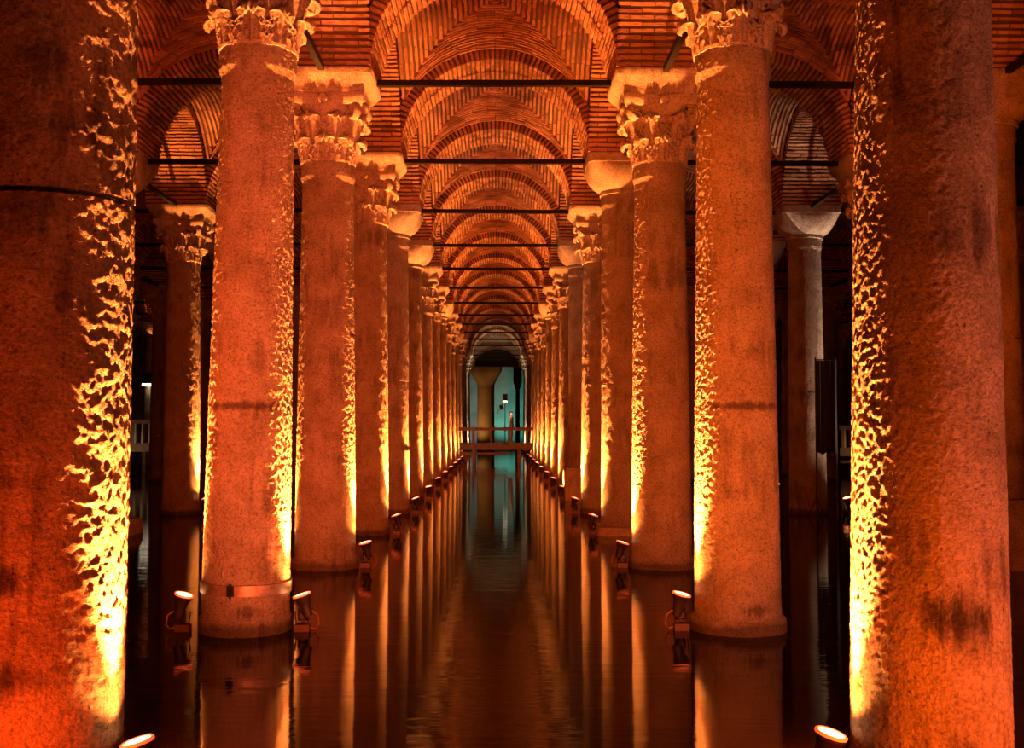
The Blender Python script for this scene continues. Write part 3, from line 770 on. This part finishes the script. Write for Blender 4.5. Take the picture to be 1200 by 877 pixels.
# walkway across the aisle, with rails
def walkway(x0, x1, yw, zd, rail, label, post_gap, bal_gap=None, mat=M_WOOD, wd=2.2):
    t = thing('walkway', label, 'walkway', ((x0 + x1) / 2, yw, 0), 0); xm = (x0 + x1) / 2
    b = MB(); b.abox(x0 - xm, x1 - xm, 0, wd, zd - 0.12, zd); obj('deck', b, mat, t)
    for y in (0.06, wd - 0.06):
        b = MB(); b.abox(x0 - xm, x1 - xm, y - 0.06, y + 0.06, zd - 0.36, zd - 0.122); obj('beam', b, mat, t)
        b = MB(); b.abox(x0 - xm, x1 - xm, y - 0.06, y + 0.06, zd + rail - 0.17, zd + rail); obj('rail', b, mat, t)
        n = int((x1 - x0) / post_gap); 
        pm = None
        for i in range(n + 1):
            if pm is None:
                q = MB(); q.abox(-0.05, 0.05, -0.05, 0.05, zd, zd + rail - 0.10); pm = q.mesh('post'); pm.materials.append(mat)
            obj('post', pm, None, t, (x0 - xm + 0.05 + i * post_gap, y, 0))
        if bal_gap:
            q = MB(); q.loft([sup_ring(hw, z, 3, 8) for z, hw in ((zd, 0.05), (zd + 0.3, 0.055), (zd + 0.6, 0.035), (zd + rail - 0.1, 0.03))]); bm = q.mesh('baluster'); bm.materials.append(M_PLASTER)
            for i in range(int((x1 - x0) / bal_gap)): obj('baluster', bm, None, t, (x0 - xm + (i + 0.5) * bal_gap, y, 0))
    q = MB(); q.abox(-0.08, 0.08, -0.08, 0.08, -0.55, zd - 0.36); sm = q.mesh('stilt'); sm.materials.append(mat)
    n = max(2, int((x1 - x0) / 2.4))
    for i in range(n + 1):
        for y in (0.1, wd - 0.1): obj('stilt', sm, None, t, (x0 - xm + 0.1 + i * (x1 - x0 - 0.2) / n, y, 0))
    b = MB(); b.abox(x0 - xm, (x1 - xm) * 0.1, 0.3, 0.45, 0.42, 0.55); obj('cross_beam', b, mat, t)
    return t
walkway(-6.4, 6.3, 61.2, 1.06, 0.88, 'brown wooden walkway with rail crossing the far end of the water aisle', 1.0)
walkway(-21.5, -12.6, 47.0, 1.3, 1.0, 'dark walkway with pale balusters far beyond the left columns', 1.5, 0.30)
walkway(13.2, 21.5, 47.0, 1.1, 0.95, 'dark walkway with pale balusters far beyond the right columns', 1.5, 0.30)
wall_light('rail', (-1.6, 57.4, 0.3), (-0.4, 61.2, 1.6), (1.0, 0.50, 0.22), 70, 120, 'small warm fill lamp added to brighten the far walkway')  # added fill that lifts the walkway rail, no lamp known here
wall_light('rail', (-15.9, 45.2, 0.3), (-15.8, 47.0, 1.7), (1.0, 0.62, 0.36), 60, 120, 'pale floodlight low before the left balusters')
wall_light('rail', (15.4, 45.4, 0.3), (15.4, 47.0, 1.6), (1.0, 0.52, 0.22), 40, 120, 'pale floodlight low before the right balusters')

# lamp stand on the far walkway
t = thing('lamp_stand', 'thin black pole with two box lamps standing on the far walkway', 'lamp', (0.43, 61.5, 1.06))
b = MB(); b.tube([(0, 0, 0), (0, 0, 2.3)], 0.025, 8); b.lathe([(0.2, 0.0), (0.2, 0.03), (0.03, 0.05)], 16); obj('pole', b, M_IRON, t)
b = MB(); b.abox(-0.14, 0.14, -0.12, 0.12, 2.36, 2.74); hb = obj('lamp_box', b, M_IRON, t)
b = MB(); b.abox(-0.12, 0.12, -0.125, 0.10, 2.29, 2.36); obj('bulb', b, M_BULB, hb)
spot(t, (0, 0, 2.24), (0.1, 0.2, -1), (1.0, 0.75, 0.45), 120, 120, 0.6, 0.1)
b = MB(); b.tube([(0, 0, 2.28), (-0.1, 0, 2.25), (-0.2, 0, 2.18), (-0.36, 0, 1.9), (-0.42, 0, 1.6)], 0.022, 8); obj('arm', b, M_PLASTER, t)
b = MB(); b.box((-0.2, -0.06, 2.0), (0.1, 0, 0.03), (0, 0.1, 0), (-0.04, 0, 0.13)); obj('lamp_box', b, M_IRON, t)
# box lamp on a far left column
t = thing('box_lamp', 'black box lamp with white underside fixed to a far left column', 'lamp', (-17.3, row_y(11) - 0.62, 4.0))
b = MB(); b.abox(-0.24, 0.24, -0.14, 0.16, 0.12, 0.62); hb = obj('lamp_box', b, M_IRON, t)
b = MB(); b.abox(-0.22, 0.22, -0.15, 0.14, 0.0, 0.12); obj('bulb', b, M_BULB, hb)
b = MB(); b.bar((0, 0.16, 0.36), (0.03, 0.3, 0.36), 0.06); obj('bracket', b, M_IRON, t)

# black cloth screen on two tripod stands in the side aisle
t = thing('cloth_screen', 'tall black cloth hung between two thin tripod stands in the water', 'screen', (7.42, 24.8, 0))
b = MB(); rings = []
for i in range(25):
    x = -0.24 + 0.48 * i / 24
    y = 0.05 * sin(i * 1.1) + 0.02 * sin(i * 2.7)
    rings.append([(x, y - 0.012, 1.42 + 0.03 * sin(i * 0.7)), (x, y + 0.012, 1.42 + 0.03 * sin(i * 0.7)), (x + 0.012, y * 0.5 + 0.012, 3.52), (x + 0.012, y * 0.5 - 0.012, 3.52)])
b.loft(rings); obj('cloth', b, M_CLOTH, t, smooth=60)
for x in (-0.22, 0.24):
    b = MB(); b.tube([(x, 0.06, -0.1), (x, 0.06, 3.6)], [0.022, 0.016], 8); st = obj('stand_pole', b, M_LAMP, t)
    for j in range(3):
        a = j * 2 * pi / 3 + 0.5
        b = MB(); b.tube([(x, 0.06, 0.42), (x + 0.22 * cos(a), 0.06 + 0.22 * sin(a), -0.02)], 0.012, 6); obj('leg', b, M_LAMP, st)
b = MB(); b.tube([(-0.24, 0.03, 3.54), (0.26, 0.03, 3.54)], 0.014, 8); obj('crossbar', b, M_LAMP, t)

# ------------------------------------------------------------------ person on the far walkway
def skin_body(name, verts, edges, mat, parent, levels=2, root=0):
    me = bpy.data.meshes.new(name); me.from_pydata([v[0] for v in verts], edges, [])
    o = bpy.data.objects.new(name, me); C.objects.link(o); o.parent = parent
    sk = o.modifiers.new('skin', 'SKIN'); sk.use_smooth_shade = True
    layer = me.skin_vertices[0]
    for i, (_, r_) in enumerate(verts):
        layer.data[i].radius = (r_ if isinstance(r_, tuple) else (r_, r_)); layer.data[i].use_root = (i == root)
    sd = o.modifiers.new('smooth', 'SUBSURF'); sd.levels = levels; sd.render_levels = levels
    me.materials.append(mat); return o
pt = thing('person', 'blurred small person in a brown coat standing on the far walkway', 'person', (0.78, 62.2, 1.06), radians(70))
M_COAT = plain_mat('brown_coat', (0.28, 0.17, 0.11), 0.8, 0, 0.3, 9); M_SKIN = plain_mat('skin', (0.48, 0.30, 0.22), 0.6, 0, 0.1, 9); M_HAIR = plain_mat('dark_hair', (0.03, 0.02, 0.015), 0.7)
V = [((0, 0, 0.93), (0.15, 0.11)), ((0, 0, 1.12), (0.14, 0.10)), ((0, 0, 1.32), (0.17, 0.11)), ((0, 0, 1.44), (0.11, 0.08)), ((0, 0, 1.51), 0.055),
     ((-0.19, 0, 1.41), 0.065), ((-0.25, 0.01, 1.14), 0.048), ((-0.24, -0.06, 0.91), 0.036),
     ((0.19, 0, 1.41), 0.065), ((0.25, 0.01, 1.14), 0.048), ((0.24, -0.06, 0.91), 0.036),
     ((-0.09, 0, 0.84), 0.092), ((-0.10, -0.02, 0.48), 0.062), ((-0.10, 0.02, 0.09), 0.045), ((-0.10, -0.12, 0.04), 0.038),
     ((0.09, 0, 0.84), 0.092), ((0.10, -0.02, 0.48), 0.062), ((0.11, 0.03, 0.09), 0.045), ((0.11, -0.11, 0.04), 0.038)]
E = [(0, 1), (1, 2), (2, 3), (3, 4), (3, 5), (5, 6), (6, 7), (3, 8), (8, 9), (9, 10), (0, 11), (11, 12), (12, 13), (13, 14), (0, 15), (15, 16), (16, 17), (17, 18)]
skin_body('body', V, E, M_COAT, pt)
b = MB(); rings = []
for z, rx, ry, dy in ((1.50, 0.045, 0.05, 0.0), (1.54, 0.05, 0.06, -0.01), (1.57, 0.062, 0.08, -0.02), (1.62, 0.072, 0.092, -0.012), (1.68, 0.076, 0.098, 0.0), (1.74, 0.068, 0.088, 0.004), (1.77, 0.04, 0.05, 0.006)):
    rings.append([(rx * cos(a), dy + ry * sin(a), z) for a in [2 * pi * j / 16 for j in range(16)]])
b.loft(rings)
b.loft([[(0.014 * q * cos(a), -0.095 - 0.025 * (1 - q), 1.65 - 0.035 * t_ + 0.01 * sin(a)) for a in [2 * pi * j / 6 for j in range(6)]] for q, t_ in ((0.4, 0), (1.0, 1))])
for sx in (-1, 1): b.loft([[(sx * (0.07 + 0.012 * q), 0.01 + 0.02 * cos(a), 1.65 + 0.032 * sin(a)) for a in [2 * pi * j / 8 for j in range(8)]] for q in (0, 1)])
obj('head', b, M_SKIN, pt, smooth=60)
b = MB(); rings = []
for z, rx, ry, dy in ((1.57, 0.066, 0.03, 0.075), (1.64, 0.080, 0.07, 0.045), (1.70, 0.082, 0.102, 0.006), (1.755, 0.074, 0.094, 0.006), (1.79, 0.035, 0.045, 0.008)):
    rings.append([(rx * cos(a), dy + ry * sin(a), z) for a in [2 * pi * j / 16 for j in range(16)]])
b.loft(rings); obj('hair', b, M_HAIR, pt, smooth=60)
for sx in (-1, 1):
    VH = [((sx * 0.24, -0.06, 0.91), 0.028), ((sx * 0.24, -0.085, 0.84), 0.034)]; EH = [(0, 1)]
    for f, (dx, ln) in enumerate(((-0.027, 0.075), (-0.009, 0.085), (0.009, 0.08), (0.027, 0.065))):
        n0 = len(VH); VH += [((sx * 0.24 + dx, -0.10, 0.80), 0.010), ((sx * 0.24 + dx, -0.115, 0.80 - ln * 0.5), 0.009), ((sx * 0.24 + dx, -0.112, 0.80 - ln), 0.008)]; EH += [(1, n0), (n0, n0 + 1), (n0 + 1, n0 + 2)]
    n0 = len(VH); VH += [((sx * 0.24 - 0.035 * sx, -0.11, 0.86), 0.011), ((sx * 0.24 - 0.05 * sx, -0.13, 0.81), 0.009)]; EH += [(1, n0), (n0, n0 + 1)]
    skin_body('hand', VH, EH, M_SKIN, pt, 1)
